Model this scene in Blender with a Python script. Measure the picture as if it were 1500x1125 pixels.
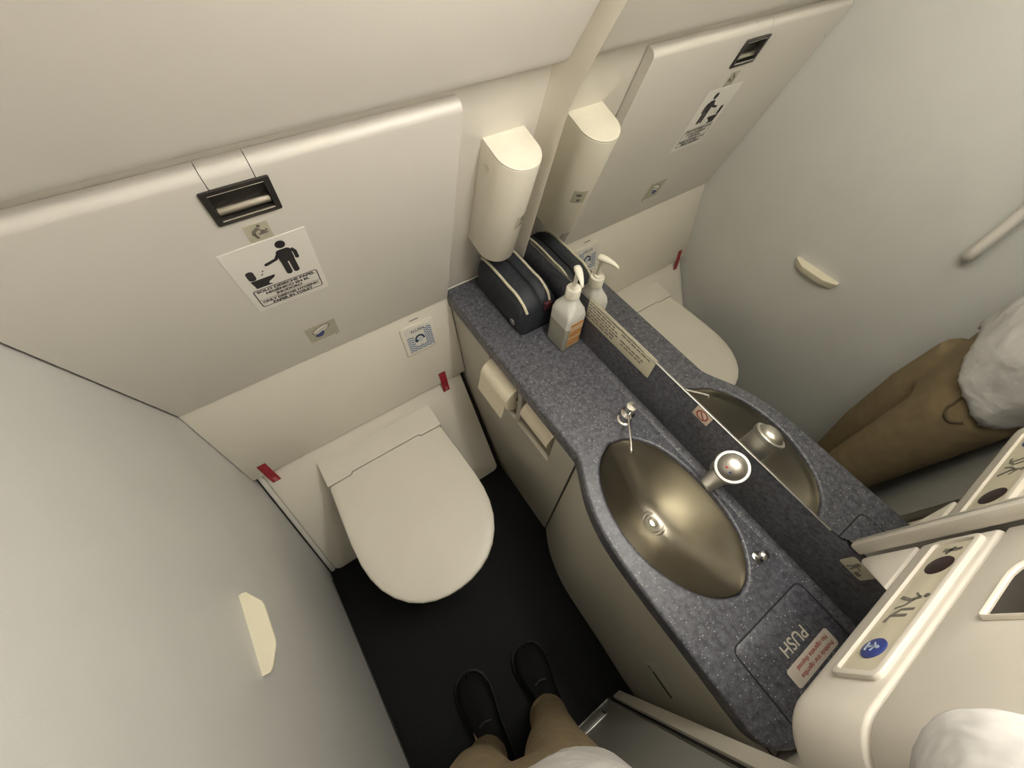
import bpy, bmesh, math, random
from mathutils import Vector, Matrix
random.seed(4)
for o in list(bpy.data.objects): bpy.data.objects.remove(o, do_unlink=True)
SC = bpy.context.scene
COL = SC.collection
V = Vector
pi = math.pi

# ------------------------------------------------------------------ camera, world, exposure
cam_d = bpy.data.cameras.new('camera'); cam = bpy.data.objects.new('camera', cam_d); COL.objects.link(cam)
cam_d.sensor_width = 36; cam_d.lens = 584.614 / 1500 * 36; cam_d.clip_start = .004
CR = ((.8237, -.5656, .0407), (-.4608, -.7095, -.5332), (.3304, .4205, -.8450))
CAMP = V((-.5307, -.0634, 1.5))
m3 = Matrix((CR[0], [-a for a in CR[1]], [-a for a in CR[2]])).transposed()
cam.matrix_world = Matrix.Translation(CAMP) @ m3.to_4x4()
SC.camera = cam
w = bpy.data.worlds.new('world'); SC.world = w; w.use_nodes = True
w.node_tree.nodes['Background'].inputs[0].default_value = (.5, .5, .5, 1)
w.node_tree.nodes['Background'].inputs[1].default_value = .0
vs = SC.view_settings
vs.view_transform = 'Standard'; vs.look = 'None'; vs.gamma = 1; vs.use_curve_mapping = False
vs.exposure = -0.26
LAMP_CEILING = 20.0      # emission of the ceiling lamp's diffuser
LAMP_MIRROR = 56.0       # emission of the strip lamp above the mirror
LAMP_COL = (1.0, .965, .885, 1)

# ------------------------------------------------------------------ materials
MATS = {}
def mat(name, col, rough=.5, metal=0, var=.04, vscale=30, bump=0, bscale=200, spec=.5, emit=None, trans=0, alpha=None, coat=0, sss=0, bdist=.002):
    if name in MATS: return MATS[name]
    m = bpy.data.materials.new(name); m.use_nodes = True; MATS[name] = m
    nt = m.node_tree; b = nt.nodes['Principled BSDF']
    tc = nt.nodes.new('ShaderNodeTexCoord')
    nz = nt.nodes.new('ShaderNodeTexNoise'); nz.inputs['Scale'].default_value = vscale; nz.inputs['Detail'].default_value = 4
    nt.links.new(tc.outputs['Object'], nz.inputs['Vector'])
    rp = nt.nodes.new('ShaderNodeValToRGB')
    rp.color_ramp.elements[0].position = .3; rp.color_ramp.elements[1].position = .7
    rp.color_ramp.elements[0].color = (*[c * (1 - var) for c in col], 1)
    rp.color_ramp.elements[1].color = (*[min(1, c * (1 + var)) for c in col], 1)
    nt.links.new(nz.outputs['Fac'], rp.inputs['Fac'])
    nt.links.new(rp.outputs['Color'], b.inputs['Base Color'])
    b.inputs['Roughness'].default_value = rough; b.inputs['Metallic'].default_value = metal
    b.inputs['Specular IOR Level'].default_value = spec
    b.inputs['Transmission Weight'].default_value = trans
    b.inputs['Coat Weight'].default_value = coat
    b.inputs['Subsurface Weight'].default_value = sss
    if sss: b.inputs['Subsurface Radius'].default_value = (.01, .01, .01)
    if alpha is not None: b.inputs['Alpha'].default_value = alpha
    if emit:
        b.inputs['Emission Color'].default_value = emit[0]; b.inputs['Emission Strength'].default_value = emit[1]
    if bump:
        n2 = nt.nodes.new('ShaderNodeTexNoise'); n2.inputs['Scale'].default_value = bscale; n2.inputs['Detail'].default_value = 3
        nt.links.new(tc.outputs['Object'], n2.inputs['Vector'])
        bp = nt.nodes.new('ShaderNodeBump'); bp.inputs['Strength'].default_value = bump; bp.inputs['Distance'].default_value = bdist
        nt.links.new(n2.outputs['Fac'], bp.inputs['Height']); nt.links.new(bp.outputs['Normal'], b.inputs['Normal'])
    return m

def counter_mat():
    m = bpy.data.materials.new('speckled_slate'); m.use_nodes = True; MATS['slate'] = m
    nt = m.node_tree; b = nt.nodes['Principled BSDF']; L = nt.links
    tc = nt.nodes.new('ShaderNodeTexCoord')
    n1 = nt.nodes.new('ShaderNodeTexNoise'); n1.inputs['Scale'].default_value = 115; n1.inputs['Detail'].default_value = 6; n1.inputs['Roughness'].default_value = .75
    r1 = nt.nodes.new('ShaderNodeValToRGB')
    e = r1.color_ramp.elements
    e[0].position = .34; e[0].color = (.034, .035, .044, 1); e[1].position = .68; e[1].color = (.150, .152, .176, 1)
    L.new(tc.outputs['Object'], n1.inputs['Vector']); L.new(n1.outputs['Fac'], r1.inputs['Fac'])
    vo = nt.nodes.new('ShaderNodeTexVoronoi'); vo.inputs['Scale'].default_value = 230; vo.inputs['Randomness'].default_value = 1
    L.new(tc.outputs['Object'], vo.inputs['Vector'])
    # flecks: near a cell centre and only in some cells
    r2 = nt.nodes.new('ShaderNodeValToRGB'); r2.color_ramp.elements[0].position = .16; r2.color_ramp.elements[0].color = (1, 1, 1, 1)
    r2.color_ramp.elements[1].position = .32; r2.color_ramp.elements[1].color = (0, 0, 0, 1)
    L.new(vo.outputs['Distance'], r2.inputs['Fac'])
    sp = nt.nodes.new('ShaderNodeSeparateColor'); L.new(vo.outputs['Color'], sp.inputs['Color'])
    r3 = nt.nodes.new('ShaderNodeValToRGB'); r3.color_ramp.elements[0].position = .66; r3.color_ramp.elements[0].color = (0, 0, 0, 1)
    r3.color_ramp.elements[1].position = .95; r3.color_ramp.elements[1].color = (1, 1, 1, 1)
    L.new(sp.outputs['Red'], r3.inputs['Fac'])
    mu = nt.nodes.new('ShaderNodeMath'); mu.operation = 'MULTIPLY'
    L.new(r2.outputs['Color'], mu.inputs[0]); L.new(r3.outputs['Color'], mu.inputs[1])
    mx = nt.nodes.new('ShaderNodeMix'); mx.data_type = 'RGBA'
    L.new(mu.outputs[0], mx.inputs['Factor']); L.new(r1.outputs['Color'], mx.inputs[6]); mx.inputs[7].default_value = (.50, .495, .48, 1)
    L.new(mx.outputs[2], b.inputs['Base Color'])
    b.inputs['Roughness'].default_value = .42
    return m

WHITE = mat('offwhite_plastic', (.74, .70, .63), .42, var=.015, vscale=6, bump=.04, bscale=350)
PANEL = mat('panel_plastic', (.70, .665, .61), .45, var=.015, vscale=6, bump=.04, bscale=350)
LIDM = mat('toilet_plastic', (.74, .70, .61), .38, var=.02, vscale=8)
SHROUD = mat('shroud_plastic', (.78, .735, .64), .42, var=.015, vscale=6)
GREYWALL = mat('side_wall_laminate', (.60, .60, .575), .55, var=.02, vscale=9, bump=.10, bscale=420)
CABM = mat('cabinet_laminate', (.50, .475, .41), .5, var=.02, vscale=9, bump=.05, bscale=400)
DISP = mat('dispenser_plastic', (.82, .77, .66), .38, var=.01, vscale=6)
TRIM = mat('trim_cream', (.66, .615, .52), .45, var=.03, vscale=14)
MODULE = mat('module_plastic', (.69, .645, .57), .42, var=.015, vscale=7, bump=.05, bscale=420)
BEIGE = mat('strip_beige', (.60, .55, .42), .45, var=.03, vscale=30)
LEDGE = mat('ledge_cream', (.86, .80, .62), .42, var=.02, vscale=30)
FLOORM = mat('black_rubber_mat', (.0055, .0058, .0055), .7, var=.35, vscale=160, bump=.18, bscale=600, spec=.25)
BLACK = mat('black_gasket', (.012, .012, .012), .6, var=.2, vscale=60)
SLATE = counter_mat()
STEEL = mat('brushed_steel', (.37, .345, .285), .36, 1, var=.05, vscale=18)
CHROME = mat('chrome', (.86, .84, .80), .16, 1, var=.03, vscale=40)
SATIN = mat('satin_chrome', (.72, .70, .64), .38, 1, var=.03, vscale=40)
DARKCH = mat('dark_latch_chrome', (.10, .095, .085), .16, 1, var=.08, vscale=40)
BLKPL = mat('black_latch_frame', (.03, .027, .024), .28, var=.1, vscale=60)
PAPER = mat('sign_paper', (.84, .81, .75), .6, var=.015, vscale=20)
INK = mat('black_ink', (.022, .019, .022), .6, var=.1, vscale=80)
INKG = mat('grey_ink', (.17, .155, .125), .6, var=.2, vscale=300)
STICK = mat('beige_sticker', (.50, .47, .36), .5, var=.05, vscale=60)
PLAC = mat('placard_cream', (.60, .56, .42), .5, var=.03, vscale=60)
BLUE = mat('blue_ink', (.035, .055, .24), .4, var=.1, vscale=200)
WBLUE = mat('wave_blue', (.10, .19, .33), .5, var=.15, vscale=200)
PALEB = mat('pale_blue', (.52, .58, .62), .5, var=.05, vscale=200)
RED = mat('red_tape', (.36, .025, .035), .45, var=.2, vscale=120)
REDINK = mat('red_ink', (.36, .045, .03), .5, var=.15, vscale=200)
PINK = mat('pink_tape_mark', (.52, .16, .15), .5, var=.2, vscale=200)
NAVY = mat('navy_nylon', (.022, .026, .034), .62, var=.25, vscale=90, bump=.25, bscale=900)
PIPING = mat('cream_piping', (.66, .61, .46), .6, var=.08, vscale=200)
MAROON = mat('maroon_tab', (.075, .012, .02), .6, var=.2, vscale=100)
ORANGE = mat('orange_label', (.62, .30, .10), .5, var=.25, vscale=90)
BOTTLE = mat('frosted_bottle', (.70, .69, .63), .32, var=.02, vscale=30, sss=.15)
LIQ = mat('clear_gel', (.42, .41, .34), .25, var=.03, vscale=30, sss=.15)
PUMP = mat('pump_white', (.88, .84, .72), .35, var=.01, vscale=30)
TISSUE = mat('tissue_paper', (.84, .76, .60), .85, var=.03, vscale=120, bump=.2, bscale=500)
DOORM = mat('door_laminate', (.32, .32, .30), .5, var=.03, vscale=10, bump=.06, bscale=400)
ALU = mat('aluminium_edge', (.55, .54, .51), .35, 1, var=.05, vscale=40)
HOLE = mat('dark_port', (.030, .014, .014), .5, var=.2, vscale=100)
KHAKI = mat('khaki_cotton', (.20, .148, .078), .85, var=.10, vscale=40, bump=.5, bscale=16, bdist=.008)
SHIRT = mat('grey_white_cotton', (.46, .445, .425), .85, var=.04, vscale=25, bump=.8, bscale=19, bdist=.012)
SHOEM = mat('black_leather', (.004, .004, .004), .75, var=.2, vscale=60, spec=.2)
SOLE = mat('rim_lit_sole', (.028, .028, .026), .5, var=.2, vscale=60, spec=.3)  # paler than the leather, so the sole edge paints the shoe's rim highlight
SKIN = mat('skin', (.52, .33, .24), .55, var=.05, vscale=40, sss=.05)
HAIR = mat('dark_hair', (.02, .015, .012), .6, var=.3, vscale=200)
PHONE = mat('phone_black', (.02, .02, .022), .2, var=.1, vscale=60)
CEIL = mat('ceiling_plastic', (.76, .73, .67), .6, var=.01, vscale=6)
def mirror_mat():
    m = bpy.data.materials.new('mirror_silver'); m.use_nodes = True
    b = m.node_tree.nodes['Principled BSDF']
    b.inputs['Base Color'].default_value = (.80, .80, .765, 1); b.inputs['Metallic'].default_value = 1; b.inputs['Roughness'].default_value = .012
    return m
MIRROR = mirror_mat()
GLOWC = mat('lamp_diffuser', (.9, .86, .76), .5, emit=(LAMP_COL, LAMP_CEILING))
GLOWM = mat('mirror_lamp_diffuser', (.9, .86, .76), .5, emit=(LAMP_COL, LAMP_MIRROR))

# ------------------------------------------------------------------ object helpers
WO = {}
def props(o, label=None, cat=None, group=None, kind=None):
    if label: o['label'] = label
    if cat: o['category'] = cat
    if group: o['group'] = group
    if kind: o['kind'] = kind
    return o
def thing(name, loc, label, cat, group=None):
    o = bpy.data.objects.new(name, None); COL.objects.link(o); o.empty_display_size = .05
    o.location = loc; WO[o.name] = V(loc)
    return props(o, label, cat, group)
def put(name, bm, m, parent=None, label=None, cat=None, group=None, kind=None, sharp=35, smooth=True):
    me = bm if isinstance(bm, bpy.types.Mesh) else None
    if me is None:
        bmesh.ops.recalc_face_normals(bm, faces=bm.faces)
        me = bpy.data.meshes.new(name); bm.to_mesh(me); bm.free()
    me.name = name
    co = [v.co for v in me.vertices]
    lo = V([min(c[i] for c in co) for i in range(3)]); hi = V([max(c[i] for c in co) for i in range(3)])
    org = V(((lo.x + hi.x) / 2, (lo.y + hi.y) / 2, lo.z))
    me.transform(Matrix.Translation(-org))
    me.materials.clear(); me.materials.append(m)
    if smooth:
        me.shade_smooth(); me.set_sharp_from_angle(angle=math.radians(sharp))
    o = bpy.data.objects.new(name, me); COL.objects.link(o)
    WO[o.name] = org
    if parent: o.parent = parent; o.location = org - WO[parent.name]
    else: o.location = org
    return props(o, label, cat, group, kind)
def bevel(bm, off, seg=3, ang=30):
    if off <= 0: return bm
    es = [e for e in bm.edges if len(e.link_faces) == 2 and e.calc_face_angle(0) > math.radians(ang)]
    bmesh.ops.bevel(bm, geom=es, offset=off, segments=seg, affect='EDGES', profile=.5, clamp_overlap=True)
    return bm
def bxm(bm, lo, hi):
    r = bmesh.ops.create_cube(bm, size=1)
    for v in r['verts']:
        v.co = V([(lo[i] + hi[i]) / 2 + v.co[i] * (hi[i] - lo[i]) for i in range(3)])
    return bm
def box(lo, hi, bv=0, seg=2): return bevel(bxm(bmesh.new(), lo, hi), bv, seg)
class Fr:
    def __init__(s, o, u, v):
        s.o = V(o); s.u = V(u).normalized(); s.v = V(v).normalized(); s.n = s.u.cross(s.v)
    def p(s, a, b, c=0): return s.o + s.u * a + s.v * b + s.n * c
def plate(fr, pts, c0, c1, bv=0, seg=2, bm=None):
    bm2 = bmesh.new()
    a = [bm2.verts.new(fr.p(x, y, c0)) for x, y in pts]; b = [bm2.verts.new(fr.p(x, y, c1)) for x, y in pts]
    n = len(pts)
    bm2.faces.new(b); bm2.faces.new(list(reversed(a)))
    for i in range(n): bm2.faces.new((a[i], a[(i + 1) % n], b[(i + 1) % n], b[i]))
    bmesh.ops.recalc_face_normals(bm2, faces=bm2.faces)
    if bv: bevel(bm2, bv, seg)
    if bm is None: return bm2
    me = bpy.data.meshes.new('t'); bm2.to_mesh(me); bm2.free(); bm.from_mesh(me); bpy.data.meshes.remove(me); return bm
def rrect(x0, y0, x1, y1, r=.003, n=5):
    out = []
    for cx, cy, a0 in ((x1 - r, y1 - r, 0), (x0 + r, y1 - r, 90), (x0 + r, y0 + r, 180), (x1 - r, y0 + r, 270)):
        for i in range(n + 1):
            a = math.radians(a0 + 90 * i / n); out.append((cx + r * math.cos(a), cy + r * math.sin(a)))
    return out
def ell(cx, cy, a, b=None, n=24, t0=0, t1=360):
    b = a if b is None else b; full = abs(t1 - t0) >= 360
    return [(cx + a * math.cos(math.radians(t0 + (t1 - t0) * i / (n if full else n - 1))), cy + b * math.sin(math.radians(t0 + (t1 - t0) * i / (n if full else n - 1)))) for i in range(n)]
def stroke(pts, wd):
    L = []; R = []
    for i, p in enumerate(pts):
        a = pts[max(0, i - 1)]; b = pts[min(len(pts) - 1, i + 1)]
        d = V((b[0] - a[0], b[1] - a[1])); d = d.normalized() if d.length else V((1, 0)); nn = V((-d.y, d.x)) * wd / 2
        L.append((p[0] + nn.x, p[1] + nn.y)); R.append((p[0] - nn.x, p[1] - nn.y))
    return L + R[::-1]
def loft(rings, caps=True, bm=None, close=True):
    bm = bm or bmesh.new(); vr = [[bm.verts.new(p) for p in r] for r in rings]
    for a, b in zip(vr[:-1], vr[1:]):
        n = len(a)
        for i in range(n if close else n - 1): bm.faces.new((a[i], a[(i + 1) % n], b[(i + 1) % n], b[i]))
    if caps:
        bm.faces.new(vr[0][::-1]); bm.faces.new(vr[-1])
    return bm
def lathe(c, prof, axis=(0, 0, 1), n=28, bm=None):
    ax = V(axis).normalized(); t = V((1, 0, 0)) if abs(ax.x) < .9 else V((0, 1, 0))
    u = ax.cross(t).normalized(); v = ax.cross(u)
    return loft([[V(c) + ax * h + (u * math.cos(2 * pi * i / n) + v * math.sin(2 * pi * i / n)) * max(r, 1e-4) for i in range(n)] for r, h in prof], bm=bm)
def tube(pts, rad, n=14, bm=None, flat=None):
    pts = [V(p) for p in pts]; rad = rad if isinstance(rad, (list, tuple)) else [rad] * len(pts)
    rings = []; prev = None
    for i, p in enumerate(pts):
        d = (pts[min(i + 1, len(pts) - 1)] - pts[max(i - 1, 0)]).normalized()
        if prev is None:
            t = V((0, 0, 1)) if abs(d.z) < .8 else V((0, 1, 0)); u = d.cross(t).normalized()
        else: u = (prev - d * prev.dot(d)).normalized()
        prev = u; v = d.cross(u)
        rings.append([p + (u * math.cos(2 * pi * k / n) + v * math.sin(2 * pi * k / n)) * rad[i] for k in range(n)])
    return loft(rings, bm=bm)
def spline(pts, n=8):
    out = []
    P = [V(p) for p in pts]
    for i in range(len(P) - 1):
        a, b, c, d = P[max(i - 1, 0)], P[i], P[i + 1], P[min(i + 2, len(P) - 1)]
        for k in range(n):
            t = k / n
            out.append(.5 * ((2 * b) + (c - a) * t + (2 * a - 5 * b + 4 * c - d) * t * t + (3 * b - a - 3 * c + d) * t ** 3))
    out.append(P[-1]); return out
def evalmesh(o):
    bpy.context.view_layer.update()
    dg = bpy.context.evaluated_depsgraph_get()
    me = bpy.data.meshes.new_from_object(o.evaluated_get(dg))
    d = o.data; bpy.data.objects.remove(o, do_unlink=True)
    return me
def curve_plate(outer, holes, thick, bv, place):
    """flat filled outline with holes, thickness along local z (0..thick), rounded edges; place maps (a,b,c)->world"""
    cu = bpy.data.curves.new('c', 'CURVE'); cu.dimensions = '2D'; cu.fill_mode = 'BOTH'
    cu.extrude = thick / 2 - bv; cu.bevel_depth = bv; cu.bevel_resolution = 3
    for poly in [outer] + holes:
        s = cu.splines.new('POLY'); s.points.add(len(poly) - 1); s.use_cyclic_u = True
        for p, q in zip(s.points, poly): p.co = (q[0], q[1], 0, 1)
    o = bpy.data.objects.new('c', cu); COL.objects.link(o)
    me = evalmesh(o)
    for v in me.vertices: v.co = place(v.co.x, v.co.y, v.co.z + thick / 2)
    me.update(); return me
def text(name, fr, s, cx, cy, h, m, parent, sx=1, c=.0004, bold=0, label=None, width=None):
    cu = bpy.data.curves.new('t', 'FONT'); cu.body = s; cu.size = h / .70; cu.align_x = 'CENTER'; cu.offset = bold; cu.resolution_u = 3
    o = bpy.data.objects.new('t', cu); COL.objects.link(o); me = evalmesh(o)
    if width:
        xs_ = [v.co.x for v in me.vertices]; sx = width / (max(xs_) - min(xs_))
    for v in me.vertices: v.co = fr.p(cx + v.co.x * sx, cy - h / 2 + v.co.y, c)
    me.update()
    return put(name, me, m, parent, label=label, smooth=False)
def boolean(bm, cutter):
    me = bpy.data.meshes.new('a'); bmesh.ops.recalc_face_normals(bm, faces=bm.faces); bm.to_mesh(me); bm.free(); o = bpy.data.objects.new('a', me); COL.objects.link(o)
    mc = bpy.data.meshes.new('b'); bmesh.ops.recalc_face_normals(cutter, faces=cutter.faces); cutter.to_mesh(mc); cutter.free(); k = bpy.data.objects.new('b', mc); COL.objects.link(k)
    md = o.modifiers.new('b', 'BOOLEAN'); md.object = k; md.operation = 'DIFFERENCE'; md.solver = 'EXACT'
    me2 = evalmesh(o); bpy.data.objects.remove(k, do_unlink=True); return me2
def remesh(bm, vox, sm=6, fac=.5):
    me = bpy.data.meshes.new('a'); bmesh.ops.recalc_face_normals(bm, faces=bm.faces); bm.to_mesh(me); bm.free()
    o = bpy.data.objects.new('a', me); COL.objects.link(o)
    r = o.modifiers.new('r', 'REMESH'); r.mode = 'VOXEL'; r.voxel_size = vox
    if sm: s = o.modifiers.new('s', 'SMOOTH'); s.iterations = sm; s.factor = fac
    return evalmesh(o)

# ------------------------------------------------------------------ key dimensions (metres)
XL = -.8835                      # left wall
YF = -.388                       # door plane
ZC = .70                         # countertop
ZT = 1.98                        # ceiling
K = -.2832                       # lean of the back wall (top leans into the room)
def ypanel(z): return .5543 + K * (z - 1.1)
def ywall(z): return ypanel(z) + .025
PF = Fr((0, ypanel(1.1), 1.1), (1, 0, 0), (0, K, 1))       # front face of the changing table
pl = math.sqrt(1 + K * K)
def pv(z): return (z - 1.1) * pl                            # height on the panel for world z
BF = Fr((0, 0, 0), (0, -1, 0), (0, 0, 1))                   # backsplash / mirror wall, seen from the room
MF = Fr((0, -.298, 0), (-1, 0, 0), (0, 0, 1))               # amenity cabinet front
SL = (.6755 - .618) / (.684 - .386)
SF = Fr((0, .618, .386), (1, 0, 0), (0, SL, 1)); sl = math.sqrt(1 + SL * SL)   # shroud
def sv(z): return (z - .386) * sl
S = 'structure'

# ------------------------------------------------------------------ the room
put('floor', box((XL - .03, -.80, -.03), (.05, .72, 0)), FLOORM, kind=S)
put('wall_left', box((XL - .03, -.80, 0), (XL, .72, ZT)), GREYWALL, kind=S)
put('ceiling', box((XL - .03, -.80, ZT), (.05, .72, ZT + .03)), CEIL, kind=S)
put('wall_right', box((.013, -.80, 0), (.05, .72, ZT)), WHITE, kind=S)
# recessed back wall behind the changing table and the dispenser
fr = Fr((0, ywall(1.1), 1.1), (1, 0, 0), (0, K, 1))
put('wall_back', plate(fr, [(XL, pv(.60)), (.012, pv(.60)), (.012, pv(1.262)), (XL, pv(1.262))], -.02, 0), WHITE, kind=S)
# overhanging upper wall that curves into the ceiling
prof = [(.566, 1.247), (.545, 1.244), (.526, 1.2415), (.514, 1.243), (.505, 1.2505), (.492, 1.272), (.456, 1.332), (.40, 1.425), (.34, 1.52), (.27, 1.62), (.19, 1.72), (.10, 1.82), (.0, 1.91), (-.06, 1.95), (-.12, ZT)]
prof = [(q.x, q.y) for q in spline([(a, b, 0) for a, b in prof], 4)]
xs = [XL, -.5, -.026] + [-.026 + .018 * math.sin(math.radians(a)) for a in (15, 30, 45, 58, 70, 80, 90)]
bm = bmesh.new(); rows = []
def yprof(z):
    for (y0, z0), (y1, z1) in zip(prof[:-1], prof[1:]):
        if z0 <= z <= z1 and y0 < .515: return y0 + (y1 - y0) * (z - z0) / max(1e-6, z1 - z0)
    return .512
for x in xs:
    q_ = 0 if x <= -.026 else 1 - math.cos(math.asin(min(1, (x + .026) / .018)))
    d = .018 * q_; zc = 1.2415 + .012 * q_
    rows.append([bm.verts.new((x, (y if z >= zc and y < .53 else max(yprof(zc), 0) + max(0, y - .512) * (1 - .92 * q_)) + d * .85, max(z, zc) + d * .5)) for y, z in prof])
for a, b in zip(rows[:-1], rows[1:]):
    for i in range(len(prof) - 1): bm.faces.new((a[i], a[i + 1], b[i + 1], b[i]))
ext = bmesh.ops.extrude_face_region(bm, geom=bm.faces[:])
for v in [g for g in ext['geom'] if isinstance(g, bmesh.types.BMVert)]: v.co += V((0, .02, .02))
put('wall_upper', bm, PANEL, kind=S, sharp=50)
# cream corner strip between back wall and mirror
medge = [(.85, .588), (.935, .569), (1.155, .516), (1.189, .505), (1.265, .465), (1.332, .429), (1.45, .355), (1.57, .270)]
def ymir(z):
    for (a, p), (b, q) in zip(medge[:-1], medge[1:]):
        if z <= b: return p + (q - p) * (z - a) / (b - a)
    return medge[-1][1]
def yback(z): return ywall(z) if z < 1.23 else (.505 - .58 * (z - 1.247) - .12 * max(0, z - 1.4))
rings = []
for z in (.702, .80, .90, 1.0, 1.1, 1.16, 1.2, 1.23, 1.26, 1.30, 1.34, 1.4, 1.5, 1.57):
    ym = ymir(max(z, .85)) + (max(0, .85 - z) * .24); yb = yback(z)
    if z > 1.21: yb = max(ywall(z), ym + .058)
    rings.append([(.010, ym, z), (-.001, ym, z), (-.004, ym + .004, z), (-.006, ym + .02, z), (-.012, yb - .010, z), (-.020, yb - .0005, z), (-.020, yb + .012, z), (.010, yb + .012, z)])
put('trim_1', loft(rings), TRIM, kind=S, sharp=40)
# wall behind the counter's end, door frame post, door
put('wall_front', box((-.30, -.80, 0), (.012, -.462, ZT)), WHITE, kind=S)
put('trim_2', box((-.318, -.461, 0), (-.290, -.395, ZT), .004), SHROUD, kind=S)
put('trim_3', box((-.332, -.46, 0), (-.3185, -.402, ZT)), BLACK, kind=S)
door = put('door_1', box((XL + .004, -.43, .012), (-.334, YF, 1.90), .004), DOORM, kind=S)
put('door_edge', box((-.3375, -.425, .012), (-.3335, YF + .0015, 1.90), .0005), ALU, door)
put('kick_strip', box((XL + .006, YF, .012), (-.339, YF + .002, .022)), ALU, door)
df = Fr((0, YF, 0), (-1, 0, 0), (0, 0, 1))
a = put('ashtray_frame', plate(df, rrect(.372, .05, .462, .13, .008), 0, .004, .001), ALU, door)
put('ashtray_lid', plate(df, rrect(.379, .057, .455, .123, .005), .004, .006, .0008), DOORM, a)
put('wall_door_header', box((XL, -.46, 1.905), (-.334, -.39, ZT)), WHITE, kind=S)

# lower back wall: sloped shroud over the toilet, then the leaning apron
pts = [(XL + .001, sv(.3875)), (-.197, sv(.3875)), (-.197, sv(.690)), (XL + .001, sv(.690))]
put('wall_back_lower', plate(SF, pts, -.025, 0, .003), SHROUD, kind=S)
A0 = V((0, .640, .385)); A1 = V((0, .387, .004))
AF = Fr(A1, (1, 0, 0), A0 - A1); al = (A0 - A1).length
put('trim_4', plate(AF, [(XL, -.0), (-.200, -.0), (-.200, al), (XL, al)], -.045, -.012), BLACK, kind=S)
put('trim_5', plate(AF, rrect(XL + .006, .006, XL + .020, al - .004, .004), -.014, -.004, .002), PANEL, kind=S)
apron_pts = rrect(XL + .021, .002, -.212, al + .012, .02, 6)
put('wall_apron', plate(AF, apron_pts, -.02, 0, .004), SHROUD, kind=S)
put('baseboard_left', box((XL, -.385, 0), (XL + .004, .37, .012), .001), BLACK, kind=S)

# ------------------------------------------------------------------ lamps
lt = thing('ceiling_lamp', (-.19, -.07, ZT - .035), 'cream ceiling lamp with a flat glowing diffuser above the wash basin', 'lamp')
put('housing', box((-.30, -.24, ZT - .03), (-.08, .10, ZT - .001), .006), CEIL, lt)
put('diffuser', box((-.285, -.225, ZT - .036), (-.095, .085, ZT - .0305), .003), GLOWC, lt)
lm = thing('mirror_lamp', (-.04, -.05, 1.56), 'long glowing strip lamp fixed above the mirror', 'lamp')
put('housing', box((-.040, -.275, 1.575), (.012, .235, 1.645), .008), CEIL, lm)
put('diffuser', box((-.082, -.255, 1.580), (-.0405, .215, 1.640), .012, 4), GLOWM, lm)

# ------------------------------------------------------------------ mirror and backsplash
mt = thing('wall_mirror', (0, .1, .85), 'large frameless mirror above the slate backsplash', 'mirror')
poly = [(-y, z) for z, y in medge] + [(.277, 1.57), (.277, .872)] + [(.277 - .022 * (1 - math.cos(math.radians(a))), .872 - .022 * math.sin(math.radians(a))) for a in (30, 60, 90)]
put('glass', plate(BF, poly, -.010, 0), MIRROR, mt, smooth=False)
put('bottom_edge', box((-.0022, -.252, .8468), (.002, .583, .8492), .0006), ALU, mt)
put('side_frame', box((-.010, -.2955, .862), (.010, -.2775, 1.57), .004), MODULE, mt)
bs = thing('backsplash', (0, .1, ZC), 'dark slate backsplash between counter and mirror', 'backsplash')
put('slab', box((.0, -.46, ZC + .0002), (.0125, .686, .8465), .001), SLATE, bs)
cov = [(0, 0), (0, .012), (-.003, .006), (-.007, .0025), (-.013, 0)]
put('cove', loft([[(a + .0005, y, ZC + b) for a, b in cov] for y in (-.46, .684)]), SLATE, bs)
# placard with rows of print
pc = thing('instruction_placard', (0, .246, .79), 'cream instruction placard with rows of dark print on the backsplash', 'placard')
put('card', plate(BF, rrect(-.350, .7925, -.142, .8545, .003), .0006, .0016, .0003), PLAC, pc)
for side in (0, 1):
    bm = bmesh.new(); r = random.Random(5 + side)
    nrow = 6 if side == 0 else 4
    ys = [.847 - .0085 * i for i in range(6)]
    rowsel = ys if side == 0 else [ys[0], ys[1], ys[3], ys[4]]
    for q, yy in enumerate(rowsel):
        x = -.346 if side == 0 else -.244 + .003 * q
        end = (-.252, -.262, -.256, -.252, -.258, -.262)[q] if side == 0 else (-.176, -.155, -.172, -.176)[q]
        while x < end:
            wd = r.uniform(.006, .017); wd = min(wd, end + .004 - x)
            if wd > .002: plate(BF, [(x, yy - .0018), (x + wd, yy - .0018), (x + wd, yy + .0018), (x, yy + .0018)], .0017, .0019, bm=bm)
            x += wd + .0028
    put('print_column', bm, INKG, pc, smooth=False)
ns = thing('prohibition_sticker', (0, -.01, .815), 'small pale sticker with red crossed circle beside the tap', 'sticker')
put('backing', plate(BF, rrect(-.028, .815, .009, .8462, .003), .0006, .0013, .0002), mat('pinkish_sticker', (.72, .60, .48), .5), ns)
bm = bmesh.new(); c0 = (-.0095, .8306); R = .0128
ro = ell(*c0, R, n=32); ri = ell(*c0, R * .78, n=32)
vo = [bm.verts.new(BF.p(x, y, .0016)) for x, y in ro]; vi = [bm.verts.new(BF.p(x, y, .0016)) for x, y in ri]
for i in range(32): bm.faces.new((vo[i], vo[(i + 1) % 32], vi[(i + 1) % 32], vi[i]))
s2 = R * .72 * .7071
plate(BF, stroke([(c0[0] - s2, c0[1] + s2), (c0[0] + s2, c0[1] - s2)], .0026), .0014, .0017, bm=bm)
put('red_mark', bm, REDINK, ns, smooth=False)
ic = thing('waste_sticker', (0, -.317, .807), 'small beige pictogram sticker on the backsplash under the amenity cabinet', 'sticker')
put('backing', plate(BF, rrect(.298, .808, .336, .8425, .004), .0006, .0013, .0002), STICK, ic)
bm = bmesh.new()
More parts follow.
